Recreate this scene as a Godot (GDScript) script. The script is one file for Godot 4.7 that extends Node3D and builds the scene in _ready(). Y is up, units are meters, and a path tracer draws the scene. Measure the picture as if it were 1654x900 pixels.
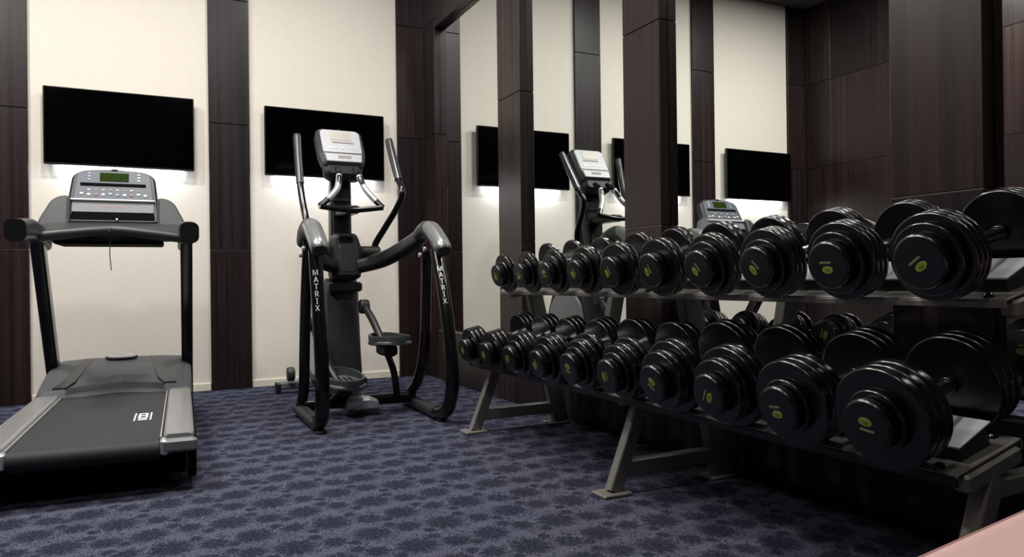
extends Node3D

# room frame: back wall z = -DW, mirror plane x = MX, camera above the origin
const DW := 5.713
const MX := 2.12
const PX := 2.072
const XL := -2.25
const ZR := 1.6
const CY := 3.7
const SEAMS := [1.016, 1.942, 2.857]

var M := {}
var used := {}


func _ready() -> void:
	# ---------------------------------------------------------------- camera, sky, exposure
	var cam := Camera3D.new()
	cam.name = "camera"
	cam.fov = 41.842
	cam.near = 0.02
	cam.transform = Transform3D(Basis.from_euler(Vector3(deg_to_rad(0.065), deg_to_rad(-26.752), deg_to_rad(-0.708))), Vector3(0, 0.78, 0))
	cam.current = true
	add_child(cam)
	var env := Environment.new()
	env.background_mode = Environment.BG_COLOR
	env.background_color = Color(0, 0, 0)
	env.tonemap_mode = Environment.TONE_MAPPER_LINEAR
	env.tonemap_exposure = 1.0
	env.sdfgi_enabled = true
	env.ssao_enabled = true
	env.ssil_enabled = true
	var we := WorldEnvironment.new()
	we.name = "environment"
	we.environment = env
	add_child(we)
	make_materials()
	# ceiling lamps: x, z, energy
	var lamps := [
		[-1.5, -3.9, 7.6, "recessed ceiling lamp nearest the back wall, over the left side"],
		[-0.1, -3.9, 4.9, "recessed ceiling lamp nearest the back wall, between treadmill and elliptical"],
		[1.25, -3.9, 4.2, "recessed ceiling lamp nearest the back wall, over the elliptical trainer"],
		[-1.2, -2.3, 5.0, "recessed ceiling lamp halfway along the left side of the ceiling"],
		[0.4, -2.3, 4.6, "recessed ceiling lamp over the middle of the carpet"],
		[-1.2, -0.4, 1.2, "recessed ceiling lamp over the near left of the room"],
		[0.4, -0.4, 0.8, "recessed ceiling lamp over the near middle of the room"]]
	for l in lamps:
		ceiling_lamp(l[0], l[1], l[2], l[3])
	room()
	mirrors()
	for t in [[0.805, "black flat television on the cream wall behind the elliptical trainer"], [-0.584, "black flat television on the cream wall above the treadmill"], [-1.975, "black flat television left of the treadmill, seen only in the mirror"]]:
		television(t[0], t[1])
	treadmill()
	elliptical()
	rack()
	dumbbells()
	bench()


# ==================================================================== materials
func mat(called: String, c: Color, rough := 0.5, metal := 0.0, spec := 0.5) -> StandardMaterial3D:
	var m := StandardMaterial3D.new()
	m.resource_name = called
	m.albedo_color = c
	m.roughness = rough
	m.metallic = metal
	m.metallic_specular = spec
	M[called] = m
	return m


func glow(called: String, c: Color, e: float) -> StandardMaterial3D:
	var m := mat(called, c, 0.6)
	m.emission_enabled = true
	m.emission = c
	m.emission_energy_multiplier = e
	return m


func make_materials() -> void:
	# wood: four cuts of the same dark veneer
	var wood_img := wood_image(11)
	var wood_tex := ImageTexture.create_from_image(wood_img)
	var tones := [Color(1.0, 0.93, 0.93), Color(0.92, 0.9, 0.95), Color(1.08, 0.96, 0.92), Color(0.86, 0.84, 0.86)]
	for i in 4:
		var m := mat("wood%d" % i, tones[i], 0.35, 0.0, 0.38)
		m.albedo_texture = wood_tex
		m.uv1_triplanar = true
		m.uv1_world_triplanar = true
		m.uv1_scale = Vector3(1.0, 0.5, 1.0)
		m.uv1_offset = Vector3(0.27 * i, 0.31 * i, 0.19 * i)
	mat("joint", Color(0.05, 0.04, 0.04), 0.8)
	mat("joint_metal", Color(0.45, 0.43, 0.42), 0.4, 0.6)
	var cream := mat("cream", Color(0.90, 0.875, 0.832), 0.9, 0.0, 0.2)
	cream.albedo_texture = ImageTexture.create_from_image(weave_image())
	cream.uv1_triplanar = true
	cream.uv1_world_triplanar = true
	cream.uv1_scale = Vector3(2.0, 2.0, 2.0)
	mat("cream_trim", Color(0.88, 0.86, 0.79), 0.55)
	mat("ceiling", Color(0.30, 0.28, 0.27), 0.9)
	var carpet := mat("carpet", Color(1, 1, 1), 0.95, 0.0, 0.1)
	carpet.albedo_texture = ImageTexture.create_from_image(carpet_image())
	carpet.uv1_triplanar = true
	carpet.uv1_world_triplanar = true
	carpet.uv1_scale = Vector3(1.0 / 0.47, 1.0 / 0.47, 1.0 / 0.49)
	mat("mirror", Color(0.9, 0.915, 0.905), 0.0, 1.0)
	glow("lamp_glow", Color(1.0, 0.985, 0.965), 3.0)
	glow("led_glow", Color(0.93, 0.95, 1.0), 3.0)
	mat("lamp_ring", Color(0.8, 0.8, 0.8), 0.4)
	mat("screen", Color(0.006, 0.006, 0.008), 0.12, 0.0, 0.25)
	mat("bezel", Color(0.02, 0.02, 0.02), 0.35)
	mat("rubber", Color(0.02, 0.02, 0.023), 0.235, 0.0, 0.6)
	mat("rubber_cap", Color(0.02, 0.02, 0.023), 0.27, 0.0, 0.6)
	mat("chrome", Color(0.75, 0.75, 0.76), 0.18, 1.0)
	mat("lime", Color(0.45, 0.50, 0.15), 0.5)
	mat("lime_dark", Color(0.33, 0.38, 0.09), 0.5)
	mat("lime_pale", Color(0.40, 0.42, 0.24), 0.5)
	mat("rack_steel", Color(0.49, 0.48, 0.46), 0.4, 0.3)
	mat("saddle", Color(0.66, 0.66, 0.68), 0.45, 0.2)
	mat("black_plastic", Color(0.06, 0.06, 0.062), 0.45)
	mat("black_gloss", Color(0.035, 0.035, 0.037), 0.22)
	mat("black_paint", Color(0.04, 0.04, 0.042), 0.3)
	mat("grey_plastic", Color(0.33, 0.345, 0.365), 0.55)
	mat("dark_grey", Color(0.16, 0.165, 0.17), 0.4)
	mat("mid_grey", Color(0.42, 0.43, 0.44), 0.4)
	mat("console_face", Color(0.30, 0.32, 0.35), 0.45, 0.1)
	mat("silver", Color(0.72, 0.73, 0.74), 0.3, 0.5)
	mat("silver_pale", Color(0.88, 0.89, 0.90), 0.35, 0.1)
	mat("silver_rail", Color(0.58, 0.58, 0.58), 0.33, 0.5)
	mat("belt", Color(0.15, 0.155, 0.165), 0.65, 0.0, 0.4)
	mat("white_print", Color(0.92, 0.93, 0.94), 0.6)
	mat("red_print", Color(0.62, 0.46, 0.44), 0.6)
	mat("blue_print", Color(0.66, 0.7, 0.8), 0.6)
	mat("green_print", Color(0.58, 0.66, 0.62), 0.6)
	mat("grey_print", Color(0.5, 0.47, 0.47), 0.6)
	mat("lcd", Color(0.13, 0.19, 0.05), 0.5, 0.0, 0.1)
	mat("lcd_pale", Color(0.62, 0.60, 0.56), 0.3)
	mat("matte_black", Color(0.045, 0.045, 0.046), 0.85, 0.0, 0.15)
	mat("console_silver", Color(0.60, 0.61, 0.62), 0.45, 0.1)
	mat("wing_grey", Color(0.24, 0.25, 0.255), 0.45)
	mat("grip_grey", Color(0.30, 0.305, 0.31), 0.24, 0.5)
	mat("cap_silver", Color(0.52, 0.525, 0.53), 0.3, 0.5)
	mat("cord", Color(0.12, 0.1, 0.1), 0.7)
	var pink := mat("pink_vinyl", Color(0.79, 0.645, 0.635), 0.55, 0.0, 0.4)
	pink.rim_enabled = false
	mat("pink_piping", Color(0.62, 0.44, 0.42), 0.5)


func wood_image(seed_value: int) -> Image:
	var w := 512
	var h := 512
	var n1 := FastNoiseLite.new()
	n1.seed = seed_value
	n1.frequency = 0.02
	n1.fractal_octaves = 4
	var n2 := FastNoiseLite.new()
	n2.seed = seed_value + 5
	n2.frequency = 0.25
	n2.fractal_octaves = 2
	var img := Image.create(w, h, false, Image.FORMAT_RGB8)
	for y in h:
		for x in w:
			# mirrored coordinates keep the tile seamless
			var xx := absf(x - w * 0.5) * 2.0
			var yy := absf(y - h * 0.5) * 2.0
			var a := n1.get_noise_2d(xx + 3.0 * n1.get_noise_2d(xx, yy * 0.05), yy * 0.018)
			var b := n2.get_noise_2d(xx, yy * 0.03)
			var v := 1.0 + 0.5 * a + 0.26 * b
			img.set_pixel(x, y, Color(0.136 * v, 0.112 * v, 0.114 * v))
	img.generate_mipmaps()
	return img


func weave_image() -> Image:
	var rng := RandomNumberGenerator.new()
	rng.seed = 4
	var n := FastNoiseLite.new()
	n.seed = 2
	n.frequency = 0.03
	var img := Image.create(256, 256, false, Image.FORMAT_RGB8)
	for y in 256:
		for x in 256:
			var v := 0.965 + 0.02 * rng.randf() + (0.008 if x % 4 < 2 else 0.0) + 0.012 * n.get_noise_2d(absf(x - 128.0), absf(y - 128.0))
			img.set_pixel(x, y, Color(v, v, v))
	img.generate_mipmaps()
	return img


func carpet_image() -> Image:
	var s := 768
	var dark := PackedFloat32Array()
	dark.resize(s * s)
	dark.fill(0.0)
	var rng := RandomNumberGenerator.new()
	rng.seed = 77
	# fine scroll filigree between the flowers, in patches
	var n := FastNoiseLite.new()
	n.seed = 31
	n.noise_type = FastNoiseLite.TYPE_SIMPLEX
	n.frequency = 0.05
	n.fractal_octaves = 2
	var curl := PackedFloat32Array()
	curl.resize(s * s)
	for y in s:
		for x in s:
			var ax := TAU * x / s
			var ay := TAU * y / s
			var v := n.get_noise_3d(122.0 * cos(ax) + 40.0 * sin(ay), 122.0 * sin(ax) + 40.0 * cos(ay), 122.0 * cos(ay) + 122.0 * sin(ay) * 0.9)
			curl[y * s + x] = v
			# rows between the flower lines stay mostly plain ground
			var band := absf(sin(1.5 * ay + 0.5 * sin(2.0 * ax) + 0.35 * sin(3.0 * ax + ay)))
			if absf(v) < 0.06 + 0.12 * band:
				dark[y * s + x] = 0.85
	# flowers: x, y, radius, petals (fractions of the tile); three staggered rows of big and small ones
	var fl := []
	for row in 3:
		for k in 2:
			var bxx := 0.13 + 0.5 * k + 0.19 * row
			var byy := (row + 0.5) / 3.0
			fl.append([fposmod(bxx, 1.0), fposmod(byy + 0.015 * (k - 0.5), 1.0), 0.142 - 0.012 * ((row + k) % 2), 9 + (row + k) % 3, 0.4 * row + k])
			fl.append([fposmod(bxx + 0.25, 1.0), fposmod(byy + 0.03 - 0.06 * ((row + k) % 2), 1.0), 0.098 - 0.012 * (k % 2), 7 + row % 2, 0.7 * row + 0.3 * k])
			fl.append([fposmod(bxx + 0.15, 1.0), fposmod(byy - 0.115, 1.0), 0.05, 6, 0.2 * row + k])
			fl.append([fposmod(bxx + 0.36, 1.0), fposmod(byy + 0.10, 1.0), 0.045, 5, 0.9 * row + k])
	for f in fl:
		var cx: float = f[0] * s
		var cy: float = f[1] * s
		var r: float = f[2] * s
		var petals: int = f[3]
		for j in range(-int(r) - 2, int(r) + 3):
			for i in range(-int(r) - 2, int(r) + 3):
				var d := sqrt(float(i * i + j * j)) / r
				var th: float = atan2(j, i) + f[4]
				var edge: float = 0.76 + 0.18 * absf(cos(petals * 0.5 * th)) + 0.07 * cos(petals * 3.0 * th) + 0.26 * n.get_noise_2d(i * 3.0 + cx, j * 3.0 + cy)
				var px := posmod(int(cx) + i, s)
				var py := posmod(int(cy) + j, s)
				var w := curl[py * s + px]
				if d > edge + 0.30 * w:
					continue
				var v := 1.0
				var vein := absf(sin(petals * 0.5 * th))
				if (vein > 0.975 and d > 0.34) or (d > 0.27 and d < 0.32):
					v = 0.6
				if w > 0.30 or absf(w) < 0.03:
					v = 0.55
				dark[py * s + px] = v
	# leaves and buds
	for k in 520:
		var cx := rng.randf() * s
		var cy := rng.randf() * s
		var ln := rng.randf_range(4.0, 11.0)
		var wd := ln * rng.randf_range(0.3, 0.6)
		var an := rng.randf() * PI
		for j in range(-16, 17):
			for i in range(-16, 17):
				var u := (i * cos(an) + j * sin(an)) / ln
				var v := (-i * sin(an) + j * cos(an)) / wd
				if u * u + v * v < 1.0:
					var px := posmod(int(cx) + i, s)
					var py := posmod(int(cy) + j, s)
					dark[py * s + px] = maxf(dark[py * s + px], 0.9)
	var img := Image.create(s, s, false, Image.FORMAT_RGB8)
	var ca := Color(0.325, 0.332, 0.388)
	var cb := Color(0.142, 0.149, 0.198)
	for y in s:
		for x in s:
			var t := dark[y * s + x]
			var c := ca.lerp(cb, t) * (0.84 + 0.32 * rng.randf())
			img.set_pixel(x, y, c)
	img.generate_mipmaps()
	return img


# ==================================================================== naming
func numbered(called: String) -> String:
	if not used.has(called):
		used[called] = 0
		return called
	used[called] += 1
	return "%s_%03d" % [called, used[called]]


func thing(called: String, label: String, category: String, at := Vector3.ZERO, turn := 0.0, group := "") -> Node3D:
	var o := Node3D.new()
	o.name = numbered(called)
	add_child(o)
	o.position = at
	o.rotation.y = turn
	o.set_meta("label", label)
	o.set_meta("category", category)
	if group != "":
		o.set_meta("group", group)
	return o


func structure(called: String, label := "") -> Node3D:
	var o := Node3D.new()
	o.name = called
	add_child(o)
	o.set_meta("kind", "structure")
	if label != "":
		o.set_meta("label", label)
	return o


func part(parent: Node, called: String, mesh: Mesh, m: String, at := Vector3.ZERO, basis := Basis()) -> MeshInstance3D:
	var o := MeshInstance3D.new()
	o.name = called
	o.mesh = mesh
	o.material_override = M[m]
	o.transform = Transform3D(basis, at)
	o.cast_shadow = GeometryInstance3D.SHADOW_CASTING_SETTING_ON
	parent.add_child(o, true)
	return o


# ==================================================================== mesh tools
# triangles in any winding -> a closed mesh with outward faces and normals that stay smooth below the angle
func finish(t: PackedVector3Array, angle := 38.0) -> ArrayMesh:
	var vol := 0.0
	var mid := Vector3.ZERO
	for p in t:
		mid += p
	mid /= maxf(1.0, t.size())
	for i in range(0, t.size(), 3):
		vol += (t[i] - mid).dot((t[i + 1] - mid).cross(t[i + 2] - mid))
	var flip := vol > 0.0
	var fn := PackedVector3Array()
	var tris := PackedVector3Array()
	for i in range(0, t.size(), 3):
		var a := t[i]
		var b := t[i + 2] if flip else t[i + 1]
		var c := t[i + 1] if flip else t[i + 2]
		var cr := (c - a).cross(b - a)
		if cr.length_squared() < 1e-20:
			continue
		tris.append(a)
		tris.append(b)
		tris.append(c)
		fn.append(cr)
	var by := {}
	for i in tris.size():
		var k := Vector3i((tris[i] * 20000.0).round())
		if not by.has(k):
			by[k] = PackedInt32Array()
		by[k].append(i / 3)
	var ca := cos(deg_to_rad(angle))
	var nrm := PackedVector3Array()
	nrm.resize(tris.size())
	for i in tris.size():
		var f := i / 3
		var n0 := fn[f].normalized()
		var sum := Vector3.ZERO
		for g in by[Vector3i((tris[i] * 20000.0).round())]:
			if fn[g].normalized().dot(n0) > ca:
				sum += fn[g]
		nrm[i] = sum.normalized()
	var arr := []
	arr.resize(Mesh.ARRAY_MAX)
	arr[Mesh.ARRAY_VERTEX] = tris
	arr[Mesh.ARRAY_NORMAL] = nrm
	var m := ArrayMesh.new()
	m.add_surface_from_arrays(Mesh.PRIMITIVE_TRIANGLES, arr)
	return m


func quad(t: PackedVector3Array, a: Vector3, b: Vector3, c: Vector3, d: Vector3) -> void:
	t.append(a); t.append(b); t.append(c)
	t.append(a); t.append(c); t.append(d)


func fan(t: PackedVector3Array, ring: PackedVector3Array, flip: bool) -> void:
	var c := Vector3.ZERO
	for p in ring:
		c += p
	c /= ring.size()
	for i in ring.size():
		var a := ring[i]
		var b := ring[(i + 1) % ring.size()]
		if flip:
			t.append(c); t.append(b); t.append(a)
		else:
			t.append(c); t.append(a); t.append(b)


# rings with the same number of points, joined in order, both ends capped
func loft_tris(rings: Array) -> PackedVector3Array:
	var t := PackedVector3Array()
	for k in rings.size() - 1:
		var r0: PackedVector3Array = rings[k]
		var r1: PackedVector3Array = rings[k + 1]
		for i in r0.size():
			var j := (i + 1) % r0.size()
			quad(t, r0[i], r0[j], r1[j], r1[i])
	fan(t, rings[0], true)
	fan(t, rings[rings.size() - 1], false)
	return t


func loft(rings: Array, angle := 38.0) -> ArrayMesh:
	return finish(loft_tris(rings), angle)


# box with chamfered edges
func bx(size: Vector3, b := 0.004) -> ArrayMesh:
	var h := size * 0.5
	b = minf(b, minf(h.x, minf(h.y, h.z)) * 0.49)
	var rings := []
	for lv in [[-h.y, b], [-h.y + b, 0.0], [h.y - b, 0.0], [h.y, b]]:
		var y: float = lv[0]
		var e: float = lv[1]
		var r := PackedVector3Array()
		for q in [[1, 1, 0], [1, 1, 1], [-1, 1, 1], [-1, 1, 0], [-1, -1, 0], [-1, -1, 1], [1, -1, 1], [1, -1, 0]]:
			var x: float = q[0] * (h.x - e - (b if q[2] == 1 else 0.0))
			var z: float = q[1] * (h.z - e - (0.0 if q[2] == 1 else b))
			r.append(Vector3(x, y, z))
		rings.append(r)
	return loft(rings, 20.0)


# polygon (x, y) extruded along z with chamfered rims, centred on z = 0
func slab(poly: PackedVector2Array, depth: float, b := 0.004, angle := 30.0) -> ArrayMesh:
	var n := poly.size()
	var area := 0.0
	for i in n:
		area += poly[i].cross(poly[(i + 1) % n])
	var sgn := 1.0 if area > 0.0 else -1.0
	var ins := PackedVector2Array()
	for i in n:
		var d0 := (poly[i] - poly[(i + n - 1) % n]).normalized()
		var d1 := (poly[(i + 1) % n] - poly[i]).normalized()
		var n0 := Vector2(-d0.y, d0.x) * sgn
		var n1 := Vector2(-d1.y, d1.x) * sgn
		var nn := (n0 + n1)
		nn = nn / maxf(0.5, nn.length_squared() * 0.5)
		ins.append(poly[i] + nn * b)
	var rings := []
	for lv in [[-depth * 0.5, true], [-depth * 0.5 + b, false], [depth * 0.5 - b, false], [depth * 0.5, true]]:
		var r := PackedVector3Array()
		for i in n:
			var p := ins[i] if lv[1] else poly[i]
			r.append(Vector3(p.x, p.y, lv[0]))
		rings.append(r)
	return loft(rings, angle)


func rrect(w: float, h: float, r: float, seg := 4) -> PackedVector2Array:
	var out := PackedVector2Array()
	r = minf(r, minf(w, h) * 0.499)
	for q in 4:
		var c := Vector2((w * 0.5 - r) * (1 if q == 0 or q == 3 else -1), (h * 0.5 - r) * (1 if q < 2 else -1))
		for k in seg + 1:
			var a := PI * 0.5 * (q + float(k) / seg)
			out.append(c + Vector2(cos(a), sin(a)) * r)
	return out


# polygon with every corner rounded
func round_poly(p: Array, r: float, seg := 4) -> PackedVector2Array:
	var out := PackedVector2Array()
	var n := p.size()
	for i in n:
		var a: Vector2 = p[(i + n - 1) % n]
		var c: Vector2 = p[i]
		var b: Vector2 = p[(i + 1) % n]
		var rr := minf(r, minf((a - c).length(), (b - c).length()) * 0.45)
		var s := c + (a - c).normalized() * rr
		var e := c + (b - c).normalized() * rr
		for k in seg + 1:
			var t := float(k) / seg
			out.append(s.lerp(c, t).lerp(c.lerp(e, t), t))
	return out


func ellipse(rx: float, ry: float, seg := 24) -> PackedVector2Array:
	var out := PackedVector2Array()
	for i in seg:
		out.append(Vector2(cos(TAU * i / seg) * rx, sin(TAU * i / seg) * ry))
	return out


func smooth_path(p: Array, per := 6) -> PackedVector3Array:
	var out := PackedVector3Array()
	for i in p.size() - 1:
		var p0: Vector3 = p[maxi(0, i - 1)]
		var p1: Vector3 = p[i]
		var p2: Vector3 = p[i + 1]
		var p3: Vector3 = p[mini(p.size() - 1, i + 2)]
		for k in per:
			var t := float(k) / per
			out.append(0.5 * (2.0 * p1 + (p2 - p0) * t + (2.0 * p0 - 5.0 * p1 + 4.0 * p2 - p3) * t * t + (3.0 * p1 - p0 - 3.0 * p2 + p3) * t * t * t))
	out.append(p[p.size() - 1])
	return out


# section (2-D outline, x across, y along the second axis) swept along a path; scale per point
func sweep(path: PackedVector3Array, sec: PackedVector2Array, side: Vector3, scales := PackedFloat32Array(), angle := 40.0) -> ArrayMesh:
	var rings := []
	var n := path.size()
	var across := side.normalized()
	for i in n:
		var d := (path[mini(n - 1, i + 1)] - path[maxi(0, i - 1)]).normalized()
		across = (across - d * across.dot(d)).normalized()
		var up := d.cross(across).normalized()
		var k := 1.0
		if scales.size() > 0:
			var f := float(i) / (n - 1) * (scales.size() - 1)
			var lo := int(f)
			k = lerpf(scales[lo], scales[mini(lo + 1, scales.size() - 1)], f - lo)
		var r := PackedVector3Array()
		for q in sec:
			r.append(path[i] + (across * q.x + up * q.y) * k)
		rings.append(r)
	return loft(rings, angle)


func tube(p: Array, r: float, per := 6, seg := 14, scales := PackedFloat32Array()) -> ArrayMesh:
	var path := smooth_path(p, per) if p.size() > 2 else PackedVector3Array([p[0], p[1]])
	var d0 := (path[1] - path[0]).normalized()
	var side := Vector3.RIGHT if absf(d0.x) < 0.8 else Vector3.UP
	return sweep(path, ellipse(r, r, seg), side, scales)


# turned shape about the x axis; profile of (x, radius)
func lathe(profile: Array, seg := 40, angle := 32.0) -> ArrayMesh:
	var rings := []
	for q in profile:
		var r := PackedVector3Array()
		for i in seg:
			var a := TAU * i / seg
			r.append(Vector3(q[0], cos(a) * q[1], sin(a) * q[1]))
		rings.append(r)
	return loft(rings, angle)


# round plate from x0 to x1 with rounded rims
func disc(x0: float, x1: float, r: float, b: float, seg := 44) -> ArrayMesh:
	var prof := []
	for k in 4:
		var a := PI * 0.5 * k / 3.0
		prof.append([x0 + b - b * cos(a), r - b + b * sin(a)])
	for k in 4:
		var a := PI * 0.5 * (1.0 - k / 3.0)
		prof.append([x1 - b + b * cos(a), r - b + b * sin(a)])
	return lathe(prof, seg)


# ==================================================================== room
func ceiling_lamp(x: float, z: float, e: float, label: String) -> void:
	var o := thing("ceiling_lamp", label, "ceiling lamp", Vector3(x, CY, z), 0.0, "recessed ceiling lamps")
	var turn := Basis(Vector3.FORWARD, PI / 2)
	part(o, "trim_ring", lathe([[0.0, 0.2], [0.012, 0.2], [0.012, 0.165], [0.0, 0.165]], 32), "lamp_ring", Vector3(0, -0.001, 0), turn)
	part(o, "diffuser", disc(0.0, 0.008, 0.164, 0.003, 32), "lamp_glow", Vector3(0, -0.001, 0), turn)
	var l := AreaLight3D.new()
	l.name = "lamp_light"
	l.area_size = Vector2(0.28, 0.28)
	l.light_color = Color(1.0, 0.985, 0.965)
	l.light_energy = e
	l.area_range = 12.0
	l.shadow_enabled = true
	l.rotation.x = -PI / 2
	l.position.y = -0.02
	o.add_child(l)


func wood_panel(parent: Node, c: Vector3, s: Vector3, k: int) -> void:
	part(parent, "wood_panel", bx(s, 0.0025), "wood%d" % (posmod(k, 4)), c)


func room() -> void:
	var g := 0.003
	var f := structure("floor", "blue grey carpet with dark floral pattern")
	part(f, "carpet", bx(Vector3(MX - XL + 0.5, 0.1, DW + ZR + 0.5), 0.001), "carpet", Vector3((MX + XL) / 2, -0.05, (ZR - DW) / 2))
	var c := structure("ceiling")
	part(c, "ceiling_board", bx(Vector3(MX - XL + 0.5, 0.15, DW + ZR + 0.5), 0.001), "ceiling", Vector3((MX + XL) / 2, CY + 0.075, (ZR - DW) / 2))
	# back wall: cream wall with proud strips of wood panels
	var wb := structure("wall_back", "cream wall behind the machines")
	part(wb, "plaster", bx(Vector3(MX - XL + 0.4, CY, 0.2), 0.001), "cream", Vector3((MX + XL) / 2, CY / 2, -DW - 0.1))
	var ys := [0.0, SEAMS[0], SEAMS[1], SEAMS[2], CY]
	var strips := [[XL, -1.995], [-0.955, -0.673], [0.425, 0.705], [1.841, PX]]
	for si in strips.size():
		var a: float = strips[si][0]
		var b: float = strips[si][1]
		var t := structure("trim_%d" % (si + 1), ["dark wood strip in the far left corner", "dark wood strip left of the treadmill", "dark wood strip between the televisions", "dark wood strip beside the mirror corner"][si])
		part(t, "backing", bx(Vector3(b - a - 0.006, CY, 0.012), 0.001), "joint", Vector3((a + b) / 2, CY / 2, -DW + 0.006))
		for k in 4:
			wood_panel(t, Vector3((a + b) / 2, (ys[k] + ys[k + 1]) / 2, -DW + 0.019), Vector3(b - a, ys[k + 1] - ys[k] - g, 0.022), [[0, 1, 2, 3], [2, 0, 0, 1], [0, 1, 1, 1], [2, 3, 2, 1]][si][k])
		part(t, "joint_strip", bx(Vector3(b - a - 0.004, 0.003, 0.003), 0.0005), "joint_metal", Vector3((a + b) / 2, SEAMS[0], -DW + 0.026))
	var gaps := [[-1.995, -0.955], [-0.673, 0.425], [0.705, 1.841]]
	var bb := structure("baseboard_back", "low cream baseboard under the back wall")
	for q in gaps:
		part(bb, "baseboard_length", bx(Vector3(q[1] - q[0] - 0.002, 0.055, 0.014), 0.003), "cream_trim", Vector3((q[0] + q[1]) / 2, 0.0275, -DW + 0.008))
	# right wall: pilasters, wainscot and header of wood round the mirrors
	var wr := structure("wall_right", "mirrored right wall with dark wood below and above")
	part(wr, "wall_core", bx(Vector3(0.2, CY, DW + ZR + 0.4), 0.001), "joint", Vector3(MX + 0.112, CY / 2, (ZR - DW) / 2))
	var pil := [[-DW + 0.03, -5.43], [-4.29, -3.975], [-2.895, -2.615], [-1.49, -1.208], [-0.09, 0.19]]
	for i in pil.size():
		var a: float = pil[i][0]
		var b: float = pil[i][1]
		var t := structure("trim_%d" % (i + 5), ["dark wood pilaster in the corner beside the mirror", "narrow dark wood pilaster behind the far end of the rack", "dark wood pilaster behind the middle of the rack", "broad dark wood pilaster behind the near dumbbells", "dark wood pilaster beyond the right edge"][i])
		for k in 4:
			wood_panel(t, Vector3((PX + MX + 0.01) / 2, (ys[k] + ys[k + 1]) / 2, (a + b) / 2), Vector3(MX + 0.01 - PX, ys[k + 1] - ys[k] - g, b - a), [[2, 2, 3, 1], [0, 0, 0, 2], [2, 2, 2, 0], [3, 2, 2, 1], [0, 1, 2, 3]][i][k])
		part(t, "joint_strip", bx(Vector3(0.004, 0.003, b - a - 0.004), 0.0005), "joint_metal", Vector3(PX + 0.004, SEAMS[0], (a + b) / 2))
	for i in 4:
		var a: float = pil[i][1] + 0.001
		var b: float = pil[i + 1][0] - 0.001
		wood_panel(wr, Vector3((PX + MX + 0.01) / 2, 0.19, (a + b) / 2), Vector3(MX + 0.01 - PX, 0.376, b - a), i + 2)
		part(wr, "mirror_ledge", bx(Vector3(0.05, 0.004, b - a - 0.002), 0.001), "joint_metal", Vector3(PX + 0.026, 0.381, (a + b) / 2))
		wood_panel(wr, Vector3((PX + MX + 0.01) / 2, (2.784 + CY) / 2, (a + b) / 2), Vector3(MX + 0.01 - PX, CY - 2.784, b - a), i + 1)
	for k in 4:
		wood_panel(wr, Vector3((PX + MX + 0.01) / 2, (ys[k] + ys[k + 1]) / 2, (0.192 + ZR) / 2), Vector3(MX + 0.01 - PX, ys[k + 1] - ys[k] - g, ZR - 0.194), k)
	# left wall: a grid of wood panels
	var wl := structure("wall_left", "dark wood panelled wall seen in the mirror")
	part(wl, "wall_core", bx(Vector3(0.2, CY, DW + ZR + 0.4), 0.001), "joint", Vector3(XL - 0.122, CY / 2, (ZR - DW) / 2))
	var z0 := -DW + 0.03
	var zs := [z0, -5.35, -4.27, -2.88, -1.49, -0.1, ZR]
	for i in zs.size() - 1:
		for k in 4:
			wood_panel(wl, Vector3(XL - 0.012, (ys[k] + ys[k + 1]) / 2, (zs[i] + zs[i + 1]) / 2), Vector3(0.022, ys[k + 1] - ys[k] - g, zs[i + 1] - zs[i] - g), [3, 2, 2, 3][k] if i == 1 else i * 3 + k * 2)
	var ww := structure("wall_rear", "dark wall behind the viewer")
	part(ww, "wall_core", bx(Vector3(MX - XL + 0.5, CY, 0.2), 0.001), "wood1", Vector3((MX + XL) / 2, CY / 2, ZR + 0.1))


func mirrors() -> void:
	var bays := [[-5.43, -4.29, "tall wall mirror in the corner, nearest the elliptical trainer"], [-3.975, -2.895, "tall wall mirror reflecting the elliptical trainer above the rack's far half"],
		[-2.615, -1.49, "tall wall mirror reflecting the treadmill console and dark wall"], [-1.208, -0.09, "tall wall mirror at the right edge, past the broad pilaster"]]
	for b in bays:
		var o := thing("wall_mirror", b[2], "mirror", Vector3(MX, 0.384, (b[0] + b[1]) / 2), 0.0, "wall mirrors between the pilasters")
		part(o, "glass", bx(Vector3(0.009, 2.398, b[1] - b[0] - 0.004), 0.001), "mirror", Vector3(0.0055, 1.199, 0))


func television(x: float, label: String) -> void:
	var w := 0.909
	var h := 0.514
	var o := thing("television", label, "television", Vector3(x + w / 2, 1.577, -DW + 0.08), 0.0, "televisions on the back wall")
	part(o, "casing", slab(rrect(w, h, 0.006), 0.034, 0.004), "bezel", Vector3(0, h / 2, -0.019))
	part(o, "screen", slab(rrect(w - 0.014, h - 0.018, 0.003), 0.004, 0.001), "screen", Vector3(0, h / 2 + 0.003, -0.002))
	part(o, "wall_bracket", bx(Vector3(0.3, 0.22, 0.042), 0.004), "black_paint", Vector3(0, h / 2, -0.058))
	# a light bar on the back of the set washes the wall below it
	part(o, "led_bar", bx(Vector3(0.72, 0.012, 0.016), 0.003), "led_glow", Vector3(0, 0.034, -0.05))
	var l := AreaLight3D.new()
	l.name = "led_light"
	l.area_size = Vector2(0.72, 0.016)
	l.light_color = Color(0.93, 0.95, 1.0)
	l.light_energy = 0.5
	l.area_range = 6.0
	l.shadow_enabled = true
	l.rotation.x = -PI / 2
	l.position = Vector3(0, 0.026, -0.05)
	o.add_child(l)


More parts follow.
